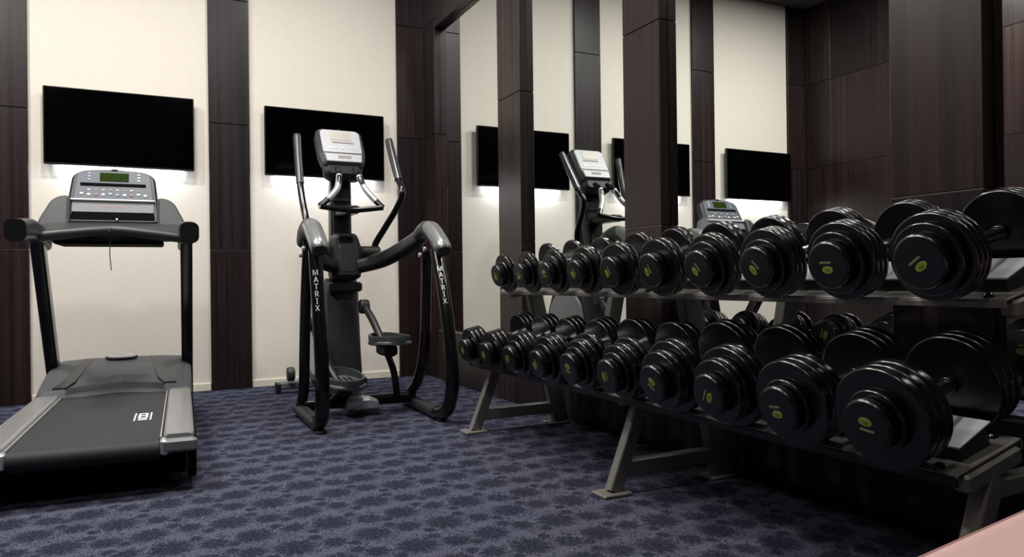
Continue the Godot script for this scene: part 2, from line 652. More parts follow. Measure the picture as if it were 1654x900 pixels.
# ==================================================================== treadmill
func hood_height(z: float) -> float:
	var zz := [-1.36, -1.5, -1.7, -1.9, -2.05, -2.13]
	var hh := [0.245, 0.282, 0.322, 0.342, 0.335, 0.29]
	for i in zz.size() - 1:
		if z <= zz[i] and z >= zz[i + 1]:
			return lerpf(hh[i], hh[i + 1], (z - zz[i]) / (zz[i + 1] - zz[i]))
	return hh[0] if z > zz[0] else hh[hh.size() - 1]


func treadmill() -> void:
	var o := thing("treadmill", "black and grey treadmill with green display below the left television", "treadmill", Vector3(-0.197, 0, -3.0), deg_to_rad(-2.4))
	part(o, "base_frame", bx(Vector3(0.66, 0.12, 1.96), 0.01), "matte_black", Vector3(0, 0.115, -1.06))
	for s in [-1.0, 1.0]:
		part(o, "side_skirt", bx(Vector3(0.03, 0.15, 1.3), 0.006), "matte_black", Vector3(s * 0.35, 0.122, -0.68))
		part(o, "foot", lathe([[0, 0.03], [0.02, 0.03], [0.024, 0.018], [0.056, 0.018]], 20), "black_plastic", Vector3(s * 0.28, 0.0, -0.12), Basis(Vector3.BACK, PI / 2))
		part(o, "wheel", disc(-0.02, 0.02, 0.055, 0.006, 24), "black_plastic", Vector3(s * 0.30, 0.055, -1.85))
	# belt wrapped round the rear roller
	var rings := []
	for x in [-0.238, 0.238]:
		var r := PackedVector3Array()
		r.append(Vector3(x, 0.2, -1.62))
		r.append(Vector3(x, 0.2, -0.06))
		for k in 9:
			var a := PI / 2 - PI * k / 8.0
			r.append(Vector3(x, 0.162 + 0.038 * sin(a), -0.04 + 0.04 * cos(a)))
		r.append(Vector3(x, 0.124, -0.06))
		r.append(Vector3(x, 0.124, -0.2))
		r.append(Vector3(x, 0.18, -0.22))
		r.append(Vector3(x, 0.18, -1.62))
		rings.append(r)
	var belt := part(o, "running_belt", loft(rings), "belt")
	# maker's mark printed across the belt
	for q in [[0.192, 0.0], [0.13, 0.0]]:
		part(belt, "printed_line", bx(Vector3(0.006, 0.0008, 0.19), 0.0002), "white_print", Vector3(q[0], 0.2005, -0.58))
	for q in [[-0.505, 0.05, 0.026, 0.0], [-0.545, 0.05, 0.014, 0.0], [-0.575, 0.014, 0.03, 0.018], [-0.575, 0.014, 0.03, -0.018], [-0.602, 0.05, 0.016, 0.0], [-0.63, 0.014, 0.026, 0.018], [-0.63, 0.014, 0.026, -0.018], [-0.655, 0.05, 0.016, 0.0]]:
		part(belt, "printed_mark", bx(Vector3(q[1] * 0.72, 0.0008, q[2]), 0.0002), "white_print", Vector3(0.161 + q[3] * 0.8, 0.2005, q[0]))
	for s in [-1.0, 1.0]:
		var rr := []
		for q in [[-0.035, 0.85], [-0.06, 1.0], [-1.30, 1.0], [-1.36, 0.9]]:
			var r := PackedVector3Array()
			for p in round_poly([Vector2(-0.058, 0.0), Vector2(0.058, 0.0), Vector2(0.052, 0.034), Vector2(-0.05, 0.034)], 0.014, 3):
				r.append(Vector3(s * 0.304 + p.x * q[1], 0.186 + p.y * q[1], q[0]))
			rr.append(r)
		var rail := part(o, "side_rail", loft(rr), "silver_rail")
		for k in 4:
			part(rail, "grip_rib", bx(Vector3(0.006, 0.0016, 1.18), 0.0006), "silver_rail", Vector3(s * 0.304 - 0.03 + 0.02 * k, 0.2203, -0.69))
		part(o, "rail_end_cap", bx(Vector3(0.124, 0.05, 0.04), 0.012), "mid_grey", Vector3(s * 0.306, 0.176, -0.018))
		part(o, "roller_cover", bx(Vector3(0.03, 0.06, 0.07), 0.008), "silver", Vector3(s * 0.255, 0.172, -0.035))
		part(o, "trim_strip", bx(Vector3(0.006, 0.012, 1.3), 0.002), "silver", Vector3(s * 0.243, 0.203, -0.69))
	# motor hood
	rings = []
	for z in [-1.34, -1.36, -1.43, -1.5, -1.6, -1.7, -1.8, -1.9, -1.98, -2.05, -2.13, -2.16]:
		var h := hood_height(z) - (0.03 if z == -1.34 else (0.02 if z == -2.16 else 0.0))
		var r := PackedVector3Array()
		for p in round_poly([Vector2(-0.36, 0.07), Vector2(-0.366, h - 0.035), Vector2(-0.33, h - 0.008), Vector2(-0.2, h), Vector2(0, h + 0.004), Vector2(0.2, h), Vector2(0.33, h - 0.008), Vector2(0.366, h - 0.035), Vector2(0.36, 0.07)], 0.03, 3):
			# the middle of the front edge is cut back in an arc
			var cut := 0.0
			if z > -1.55:
				cut = -0.16 * clampf(1.0 - pow(p.x / 0.24, 2.0), 0.0, 1.0) * ((z + 1.55) / 0.21)
			r.append(Vector3(p.x, p.y, z + cut))
		rings.append(r)
	var hood := part(o, "motor_hood", loft(rings, 32.0), "grey_plastic")
	for s in [-1.0, 1.0]:
		rings = []
		for k in 10:
			var z := lerpf(-1.37, -2.06, k / 9.0)
			var xc: float = s * lerpf(0.258, 0.165, sqrt(k / 9.0))
			var h := hood_height(z) + 0.0035
			rings.append(PackedVector3Array([Vector3(xc - 0.03, h - 0.012, z), Vector3(xc - 0.03, h, z), Vector3(xc + 0.03, h, z), Vector3(xc + 0.03, h - 0.012, z)]))
		part(hood, "dark_band", loft(rings), "dark_grey")
	var badge := part(hood, "badge_rim", slab(ellipse(0.086, 0.04, 32), 0.012, 0.004), "black_gloss", Vector3(-0.005, 0.352, -1.85), Basis(Vector3.RIGHT, -PI / 2 + 0.3))
	badge.set_meta("label", "dark oval rim")
	part(hood, "badge", slab(ellipse(0.074, 0.03, 32), 0.012, 0.004), "silver_pale", Vector3(-0.005, 0.358, -1.848), Basis(Vector3.RIGHT, -PI / 2 + 0.3))
	# uprights, hand grips and cross bar
	for s in [-1.0, 1.0]:
		var up := sweep(PackedVector3Array([Vector3(s * 0.346, 0.05, -1.98), Vector3(s * 0.345, 0.3, -1.83), Vector3(s * 0.345, 1.03, -1.36)]), rrect(0.062, 0.095, 0.014, 3), Vector3.RIGHT)
		var u := part(o, "upright", up, "black_gloss")
		part(u, "bolt_cap", disc(-0.004, 0.004, 0.009, 0.002, 16), "silver", Vector3(s * 0.345, 0.955, -1.375), Basis(Vector3.UP, PI / 2))
		var path := smooth_path([Vector3(s * 0.335, 1.0, -1.52), Vector3(s * 0.345, 1.035, -1.35), Vector3(s * 0.352, 1.05, -1.15), Vector3(s * 0.357, 1.03, -0.93)], 6)
		var grip := part(o, "hand_grip", sweep(path, rrect(0.085, 0.1, 0.03, 4), Vector3.RIGHT, PackedFloat32Array([0.8, 0.95, 1.0, 1.0])), "dark_grey")
		part(grip, "grip_end", sweep(PackedVector3Array([Vector3(s * 0.357, 1.031, -0.935), Vector3(s * 0.358, 1.028, -0.905)]), rrect(0.086, 0.102, 0.03, 4), Vector3.RIGHT), "black_plastic")
		# side wing beside the console
		var poly := round_poly([Vector2(0.0, 0.0), Vector2(0.155, 0.0), Vector2(0.145, 0.05), Vector2(0.09, 0.165), Vector2(0.05, 0.19), Vector2(0.0, 0.19)], 0.03, 4)
		var pp := PackedVector2Array()
		for q in poly:
			pp.append(Vector2(q.x * s, q.y))
		part(o, "console_wing", slab(pp, 0.05, 0.012), "wing_grey", Vector3(s * 0.215 - 0.02, 1.09, -1.62), Basis(Vector3.RIGHT, -0.35) * Basis(Vector3.UP, s * 0.15))
	var bar := smooth_path([Vector3(-0.35, 1.015, -1.24), Vector3(-0.2, 1.035, -1.23), Vector3(0, 1.052, -1.22), Vector3(0.2, 1.035, -1.23), Vector3(0.35, 1.015, -1.24)], 6)
	part(o, "cross_bar", sweep(bar, rrect(0.05, 0.05, 0.022, 4), Vector3.BACK), "dark_grey")
	# tray behind the bar, and the console
	rings = []
	for q in [[-1.25, 0.30, 1.0, 1.03], [-1.34, 0.335, 1.01, 1.06], [-1.5, 0.33, 1.03, 1.10], [-1.68, 0.29, 1.06, 1.13]]:
		var r := PackedVector3Array()
		for p in [Vector2(-1, 0), Vector2(-1, 1), Vector2(1, 1), Vector2(1, 0)]:
			r.append(Vector3(p.x * q[1], q[2] if p.y == 0 else q[3], q[0]))
		rings.append(r)
	part(o, "tray", loft(rings), "dark_grey")
	part(o, "under_tray", bx(Vector3(0.50, 0.035, 0.36), 0.015), "matte_black", Vector3(-0.02, 1.005, -1.46))
	var tilt := Basis(Vector3.RIGHT, -0.42)
	var con := part(o, "console", slab(round_poly([Vector2(-0.235, -0.02), Vector2(0.235, -0.02), Vector2(0.228, 0.10), Vector2(0.21, 0.29), Vector2(0.16, 0.325), Vector2(0, 0.338), Vector2(-0.16, 0.325), Vector2(-0.21, 0.29), Vector2(-0.228, 0.10)], 0.035, 4), 0.07, 0.012), "dark_grey", Vector3(-0.025, 1.125, -1.68), tilt)
	part(con, "face_plate", slab(round_poly([Vector2(-0.2, 0.125), Vector2(0.2, 0.125), Vector2(0.182, 0.30), Vector2(0.1, 0.316), Vector2(-0.1, 0.316), Vector2(-0.182, 0.30)], 0.015, 4), 0.008, 0.002), "console_face", Vector3(0, 0, 0.036))
	part(con, "lip", bx(Vector3(0.42, 0.01, 0.03), 0.003), "silver_pale", Vector3(0, 0.118, 0.042))
	var lp := part(con, "lower_panel", slab(round_poly([Vector2(-0.205, 0.045), Vector2(0.205, 0.045), Vector2(0.205, 0.112), Vector2(-0.205, 0.112)], 0.008, 3), 0.012, 0.002), "mid_grey", Vector3(0, 0, 0.036))
	part(lp, "printed_logo", bx(Vector3(0.10, 0.005, 0.001), 0.0002), "red_print", Vector3(0, 0.078, 0.0065))
	part(con, "slot", slab(round_poly([Vector2(-0.21, 0.0), Vector2(0.21, 0.0), Vector2(0.205, 0.044), Vector2(-0.205, 0.044)], 0.012, 3), 0.004, 0.001), "matte_black", Vector3(0, 0, 0.036))
	part(con, "clip", bx(Vector3(0.012, 0.016, 0.012), 0.003), "silver", Vector3(0.018, 0.0, 0.042))
	part(con, "sensor_notch", bx(Vector3(0.034, 0.014, 0.012), 0.003), "black_gloss", Vector3(0.0, 0.326, 0.033))
	part(con, "display", slab(rrect(0.146, 0.056, 0.003), 0.004, 0.001), "lcd", Vector3(0, 0.275, 0.041))
	part(con, "dark_slit", slab(rrect(0.33, 0.02, 0.003), 0.004, 0.001), "matte_black", Vector3(-0.003, 0.224, 0.041))
	var cols := ["white_print", "white_print", "red_print", "white_print", "blue_print", "green_print", "white_print", "red_print", "white_print", "white_print"]
	for k in 10:
		part(con, "button", slab(ellipse(0.0095, 0.007, 14), 0.005, 0.001), cols[k], Vector3(-0.16 + 0.0355 * k, 0.158 + (0.006 if k % 4 == 0 else 0.0), 0.042))
	for k in 8:
		part(con, "small_button", slab(rrect(0.014, 0.006, 0.002), 0.003, 0.0005), ["white_print", "green_print"][k % 2], Vector3(-0.125 + 0.0355 * k, 0.190, 0.041))
	for s in [-1.0, 1.0]:
		for k in 3:
			part(con, "key", slab(rrect(0.014, 0.008, 0.003), 0.003, 0.0005), "white_print" if s > 0 else "blue_print", Vector3(s * 0.125, 0.257 + 0.02 * k, 0.041))
	part(o, "safety_cord", tube([Vector3(-0.005, 1.1, -1.6), Vector3(-0.005, 1.06, -1.17), Vector3(-0.004, 1.0, -1.165), Vector3(-0.006, 0.93, -1.165), Vector3(0.0, 0.85, -1.165)], 0.0022, 6, 8), "cord")


# ==================================================================== elliptical trainer
func elliptical() -> void:
	var cx := 1.13
	var o := thing("elliptical_trainer", "black and silver elliptical trainer standing in the corner by the mirror", "elliptical", Vector3(cx, 0, -4.5))
	var W := func(x: float, y: float, z: float) -> Vector3: return Vector3(x - cx, y, z + 4.5)
	# side frames of bent tube
	for s in [0, 1]:
		var x: float = [0.80, 1.46][s]
		var front: Array
		var rear: Array
		if s == 1:
			front = [W.call(x, 0.95, -3.84), W.call(x, 0.69, -3.72), W.call(x, 0.43, -3.645), W.call(x, 0.22, -3.62), W.call(x, 0.09, -3.68), W.call(x, 0.042, -3.79), W.call(x, 0.038, -3.86)]
			rear = [W.call(x, 0.95, -3.99), W.call(x, 0.68, -4.01), W.call(x, 0.40, -4.045), W.call(x, 0.2, -4.15), W.call(x, 0.07, -4.34), W.call(x, 0.042, -4.40)]
		else:
			front = [W.call(x, 0.95, -3.88), W.call(x, 0.70, -3.82), W.call(x, 0.45, -3.765), W.call(x, 0.24, -3.74), W.call(x, 0.09, -3.76), W.call(x, 0.042, -3.84), W.call(x, 0.038, -3.92)]
			rear = [W.call(x, 0.95, -4.07), W.call(x, 0.70, -4.14), W.call(x, 0.42, -4.19), W.call(x, 0.2, -4.22), W.call(x, 0.08, -4.30), W.call(x, 0.042, -4.36)]
		var ft := part(o, "front_tube", tube(front, 0.036, 6, 18), "black_gloss")
		part(o, "rear_tube", tube(rear, 0.03, 6, 16), "black_gloss")
		part(o, "floor_tube", tube([W.call(x, 0.038, -3.85 if s == 1 else -3.91), W.call(x, 0.042, -4.42 if s == 1 else -4.38)], 0.037, 2, 18), "dark_grey")
		part(o, "rubber_foot", lathe([[0, 0.03], [0.012, 0.03], [0.016, 0.024]], 20), "black_plastic", W.call(x, 0.0, -3.78), Basis(Vector3.BACK, PI / 2))
		# letters running down the tube face
		var word := "MATRIX"
		var sys := SystemFont.new()
		sys.font_names = PackedStringArray(["Droid Sans"])
		for k in 6:
			var tm := TextMesh.new()
			tm.text = word[k]
			tm.font = sys
			tm.font_size = 32
			tm.pixel_size = 0.0012
			tm.depth = 0.002
			var pth := smooth_path(front, 8)
			var want := 0.135 + 0.0375 * k
			var i0 := 0
			var f := 0.0
			while i0 < pth.size() - 2 and want > (pth[i0 + 1] - pth[i0]).length():
				want -= (pth[i0 + 1] - pth[i0]).length()
				i0 += 1
			f = want / (pth[i0 + 1] - pth[i0]).length()
			var p := pth[i0].lerp(pth[i0 + 1], f)
			var d := (pth[i0 + 1] - pth[i0]).normalized()
			var up := -d
			var out := (Vector3(0, 0.15, 1) - d * Vector3(0, 0.15, 1).dot(d)).normalized()
			# the lettering faces the front left of the tube, towards the room
			out = out.rotated(up, -0.35)
			part(ft, "letter", tm, "silver_pale", p + out * 0.0365, Basis(up.cross(out), up, out))
		# silver cap over the top of the frame
		var cap := []
		var cz := 0.0 if s == 1 else -0.04
		for q in [[-4.16, 1.00, 0.035, 0.05], [-4.08, 1.05, 0.045, 0.06], [-3.98, 1.075, 0.05, 0.062], [-3.89, 1.055, 0.05, 0.06], [-3.80, 1.0, 0.049, 0.055], [-3.73, 0.95, 0.047, 0.046], [-3.715, 0.935, 0.04, 0.036]]:
			cap.append(W.call(x, q[1], q[0] + cz))
		var kp := part(o, "arm_cap", sweep(smooth_path(cap, 4), rrect(0.094, 0.1, 0.045, 6), Vector3.RIGHT, PackedFloat32Array([0.75, 0.95, 1.0, 1.0, 0.98, 0.92, 0.8])), "dark_grey")
		var top := []
		for q in [[-4.0, 1.084], [-3.9, 1.066], [-3.8, 1.006], [-3.735, 0.962], [-3.72, 0.945]]:
			top.append(W.call(x, q[1], q[0] + cz))
		part(kp, "silver_cover", sweep(smooth_path(top, 4), rrect(0.096, 0.092, 0.044, 6), Vector3.RIGHT, PackedFloat32Array([0.9, 1.0, 1.0, 0.97, 0.8])), "cap_silver")
		var sx := 1.0 if s == 1 else -1.0
		for q in [[0.925, -3.96], [0.955, -3.88]]:
			part(o, "bolt", disc(-0.008, 0.008, 0.014, 0.004, 18), "silver", W.call(x - 0.052, q[0], q[1] + cz))
		# link from the cap back to the pivot housing
		var arm := smooth_path([W.call(cx + sx * 0.325, 1.04, -4.08 + cz), W.call(cx + sx * 0.29, 0.985, -4.24), W.call(cx + sx * 0.2, 0.915, -4.42), W.call(cx + sx * 0.08, 0.875, -4.53)], 6)
		part(o, "swing_link", sweep(arm, rrect(0.07, 0.10, 0.03, 4), Vector3.RIGHT, PackedFloat32Array([0.9, 1.0, 1.0, 0.9])), "black_paint")
		# moving handle
		var hp: Array
		if s == 1:
			hp = [W.call(1.455, 1.70, -4.668), W.call(1.452, 1.55, -4.56), W.call(1.45, 1.42, -4.465), W.call(1.448, 1.33, -4.39), W.call(1.43, 1.24, -4.45), W.call(1.39, 1.12, -4.58), W.call(1.345, 1.02, -4.64), W.call(1.335, 0.95, -4.62)]
		else:
			hp = [W.call(0.88, 1.71, -4.775), W.call(0.88, 1.55, -4.735), W.call(0.88, 1.40, -4.69), W.call(0.88, 1.28, -4.62), W.call(0.885, 1.15, -4.53), W.call(0.90, 1.03, -4.50), W.call(0.925, 0.95, -4.58)]
		var mh := part(o, "moving_handle", tube(hp, 0.021, 6, 16), "black_gloss")
		var n := 3
		part(mh, "grip", tube(hp.slice(0, n), 0.0255, 6, 18), "grip_grey")
		part(mh, "grip_cap", tube([hp[0] + (hp[0] - hp[1]).normalized() * 0.012, hp[0] - (hp[0] - hp[1]).normalized() * 0.004], 0.025, 2, 18), "black_plastic")
	part(o, "pivot_shaft", disc(-0.2, 0.235, 0.046, 0.008, 28), "black_plastic", W.call(cx, 0.96, -4.62))
	# mast and shroud
	var mast := PackedVector3Array([W.call(cx + 0.005, 0.95, -4.72), W.call(cx + 0.015, 1.2, -4.765), W.call(cx + 0.025, 1.52, -4.80)])
	part(o, "mast", sweep(mast, rrect(0.135, 0.10, 0.02, 4), Vector3.RIGHT), "black_paint")
	for q in [[1.31, 0.02], [1.255, 0.035], [1.205, 0.015]]:
		part(o, "mast_band", bx(Vector3(0.12, q[1], 0.012), 0.004), "dark_grey", W.call(cx + 0.018, q[0], -4.722))
	var sh := []
	for q in [[0.08, 0.25, 0.30, -4.72], [0.3, 0.235, 0.27, -4.72], [0.55, 0.222, 0.24, -4.715], [0.72, 0.215, 0.22, -4.71], [0.80, 0.20, 0.18, -4.70]]:
		var r := PackedVector3Array()
		for p in rrect(q[1], q[2], 0.09, 6):
			r.append(W.call(cx + p.x, q[0], q[3] + p.y))
		sh.append(r)
	part(o, "shroud", loft(sh, 50.0), "dark_grey")
	part(o, "shroud_collar", slab(rrect(0.215, 0.10, 0.03), 0.06, 0.012), "black_plastic", W.call(cx, 0.745, -4.60), Basis(Vector3.RIGHT, -PI / 2))
	var hold := part(o, "bottle_holder", slab(round_poly([Vector2(-0.075, 0.15), Vector2(0.075, 0.15), Vector2(0.105, 0.05), Vector2(0.092, -0.14), Vector2(-0.092, -0.14), Vector2(-0.105, 0.05)], 0.03, 4), 0.12, 0.02), "black_plastic", W.call(cx, 0.93, -4.60), Basis(Vector3.RIGHT, -0.12))
	part(hold, "holder_frame", slab(round_poly([Vector2(-0.06, 0.135), Vector2(0.06, 0.135), Vector2(0.078, 0.04), Vector2(0.07, -0.12), Vector2(-0.07, -0.12), Vector2(-0.078, 0.04)], 0.025, 4), 0.012, 0.004), "dark_grey", Vector3(0, 0, 0.062))
	part(hold, "tray_recess", slab(round_poly([Vector2(-0.045, 0.07), Vector2(0.045, 0.07), Vector2(0.058, -0.02), Vector2(0.052, -0.10), Vector2(-0.052, -0.10), Vector2(-0.058, -0.02)], 0.02, 4), 0.008, 0.003), "grip_grey", Vector3(0, 0, 0.068))
	part(hold, "cup_mouth", slab(rrect(0.09, 0.045, 0.015), 0.008, 0.003), "black_gloss", Vector3(0, 0.105, 0.066))
	# console
	var tilt := Basis(Vector3.RIGHT, -0.575)
	var con := part(o, "console", slab(round_poly([Vector2(-0.128, 0.0), Vector2(0.128, 0.0), Vector2(0.152, 0.10), Vector2(0.152, 0.29), Vector2(0.115, 0.318), Vector2(-0.115, 0.318), Vector2(-0.152, 0.29), Vector2(-0.152, 0.10)], 0.035, 5), 0.10, 0.022), "dark_grey", W.call(cx + 0.024, 1.502, -4.683), tilt)
	part(con, "face_plate", slab(round_poly([Vector2(-0.125, 0.095), Vector2(0.125, 0.095), Vector2(0.13, 0.27), Vector2(0.11, 0.292), Vector2(-0.11, 0.292), Vector2(-0.13, 0.27)], 0.012, 4), 0.008, 0.003), "console_silver", Vector3(0, 0, 0.05))
	part(con, "display", slab(rrect(0.135, 0.07, 0.004), 0.003, 0.001), "lcd_pale", Vector3(0, 0.238, 0.0545))
	part(con, "printed_strip", slab(rrect(0.14, 0.014, 0.003), 0.003, 0.001), "grey_print", Vector3(0.01, 0.183, 0.0545))
	part(con, "sensor_notch", slab(rrect(0.016, 0.008, 0.003), 0.004, 0.001), "black_gloss", Vector3(0, 0.302, 0.050))
	for k in 5:
		part(con, "button", slab(rrect(0.022, 0.012, 0.004), 0.004, 0.001), "silver", Vector3(-0.08 + 0.04 * k, 0.135, 0.0545))
	var lp := part(con, "lower_panel", slab(round_poly([Vector2(-0.112, 0.018), Vector2(0.112, 0.018), Vector2(0.12, 0.085), Vector2(-0.12, 0.085)], 0.006, 3), 0.014, 0.003), "console_silver", Vector3(0, 0, 0.05))
	part(lp, "printed_logo", slab(rrect(0.085, 0.024, 0.003), 0.002, 0.0005), "grey_print", Vector3(0.005, 0.056, 0.0075))
	part(o, "console_pod", slab(rrect(0.25, 0.13, 0.05), 0.10, 0.03), "black_plastic", W.call(cx + 0.02, 1.49, -4.70), Basis(Vector3.RIGHT, -0.3))
	# fixed handles
	for s in [-1.0, 1.0]:
		var p := [W.call(cx + 0.02 + s * 0.055, 1.49, -4.62), W.call(cx + 0.02 + s * 0.062, 1.44, -4.53), W.call(cx + 0.02 + s * 0.09, 1.35, -4.47), W.call(cx + 0.01 + s * 0.15, 1.275, -4.42), W.call(cx + s * 0.19, 1.235, -4.39)]
		var fh := part(o, "fixed_handle", tube(p, 0.018, 6, 16), "black_gloss")
		part(fh, "pulse_grip", tube(p.slice(1, 4), 0.0195, 5, 16), "silver")
	part(o, "handle_bar", tube([W.call(cx - 0.195, 1.23, -4.39), W.call(cx, 1.215, -4.42), W.call(cx + 0.195, 1.235, -4.39)], 0.017, 6, 16), "black_gloss")
	part(o, "bar_bracket", bx(Vector3(0.09, 0.05, 0.32), 0.01), "black_paint", W.call(cx + 0.012, 1.22, -4.57))
	# drive housing behind the shroud, with a pale round cover on each side
	part(o, "drive_housing", slab(round_poly([Vector2(-0.36, 0.04), Vector2(0.36, 0.04), Vector2(0.36, 0.45), Vector2(0.2, 0.74), Vector2(-0.22, 0.74), Vector2(-0.36, 0.42)], 0.14, 6), 0.20, 0.03), "black_plastic", W.call(cx, 0.03, -5.0), Basis(Vector3.UP, PI / 2))
	for s in [-1.0, 1.0]:
		part(o, "round_cover", disc(-0.012, 0.012, 0.27, 0.008, 44), "saddle", W.call(cx + s * 0.11, 0.42, -5.0))
		# rear roller wheels
		part(o, "transport_wheel", disc(-0.025, 0.025, 0.05, 0.012, 24), "dark_grey", W.call(cx + s * 0.23, 0.14, -5.22))
		part(o, "end_foot", bx(Vector3(0.03, 0.075, 0.10), 0.012), "black_plastic", W.call(cx + s * 0.305, 0.038, -5.3))
	part(o, "rear_stabilizer", bx(Vector3(0.6, 0.05, 0.08), 0.01), "mid_grey", W.call(cx, 0.055, -5.3))
	part(o, "base_spine", bx(Vector3(0.12, 0.06, 1.1), 0.012), "black_paint", W.call(cx, 0.065, -4.75))
	part(o, "cross_tube", tube([W.call(0.80, 0.075, -4.24), W.call(1.46, 0.075, -4.24)], 0.032, 2, 18), "black_gloss")
	part(o, "base_cover", slab(round_poly([Vector2(-0.11, -0.05), Vector2(0.10, -0.05), Vector2(0.09, 0.01), Vector2(0.05, 0.025), Vector2(-0.08, 0.025)], 0.02, 4), 0.12, 0.015), "silver", W.call(cx - 0.01, 0.08, -4.2))
	# pedals with their arms
	for s in [0, 1]:
		var pc: Vector3 = W.call([1.015, 1.285][s], [0.20, 0.415][s], [-4.17, -4.17][s])
		var tl := Basis(Vector3.UP, 0.0) * Basis(Vector3.RIGHT, -PI / 2 + [0.05, -0.05][s])
		var pd := part(o, "pedal", slab(round_poly([Vector2(-0.09, -0.19), Vector2(0.09, -0.19), Vector2(0.112, 0.0), Vector2(0.085, 0.19), Vector2(-0.085, 0.19), Vector2(-0.112, 0.0)], 0.09, 6), 0.022, 0.006), "grey_plastic", pc, tl)
		# raised wall all round the foot plate
		var outer := []
		for h in [[-0.012, 0.0], [0.03, 0.006], [0.042, 0.004], [0.042, -0.010], [0.03, -0.010], [0.005, -0.012]]:
			var r := PackedVector3Array()
			for a in 28:
				var th := TAU * a / 28.0
				var toe := 0.018 * maxf(0.0, sin(th))
				r.append(Vector3(cos(th) * (0.106 + h[1]), sin(th) * (0.198 + h[1]), h[0] + toe * (1.0 if h[0] > 0.01 else 0.0)))
			outer.append(r)
		var wall := PackedVector3Array()
		for k in outer.size():
			var r0: PackedVector3Array = outer[k]
			var r1: PackedVector3Array = outer[(k + 1) % outer.size()]
			for a in 28:
				quad(wall, r0[a], r0[(a + 1) % 28], r1[(a + 1) % 28], r1[a])
		part(pd, "rim", finish(wall), "wing_grey")
		for k in 4:
			part(pd, "tread_rib", bx(Vector3(0.012, 0.22, 0.006), 0.002), "black_plastic", Vector3(-0.045 + 0.03 * k, -0.03, 0.013))
		var px: float = [1.015, 1.285][s]
		var py: float = [0.20, 0.415][s]
		part(o, "pedal_bracket", bx(Vector3(0.08, 0.07, 0.2), 0.015), "black_plastic", W.call(px, py - 0.045, -4.22))
		part(o, "pedal_arm", tube([W.call(px - 0.01, py - 0.02, -4.25), W.call(px - [0.06, 0.03][s], py + 0.12, -4.40), W.call(px - [0.10, 0.05][s], [0.52, 0.62][s], -4.52)], 0.023, 6, 14), "black_plastic")
		part(o, "arm_pivot", disc(-0.03, 0.03, 0.045, 0.012, 26), "dark_grey", W.call(px - [0.10, 0.05][s], [0.52, 0.62][s], -4.53))
		part(o, "track_link", tube([W.call(px, py - 0.06, -4.22), W.call(px + 0.03 * (1 if s == 1 else -1), (py + 0.06) * 0.5, -4.18), W.call(px + 0.06 * (1 if s == 1 else -1), 0.09, -4.22)], 0.02, 6, 14), "black_paint")


# ==================================================================== rack and dumbbells
const TILT := 0.227
const UP_F := Vector2(1.65, 0.727)
const LO_F := Vector2(1.47, 0.352)


func shelf_point(f: Vector2, s: float, n: float, z: float) -> Vector3:
	return Vector3(f.x + s * cos(TILT) - n * sin(TILT), f.y + s * sin(TILT) + n * cos(TILT), z)


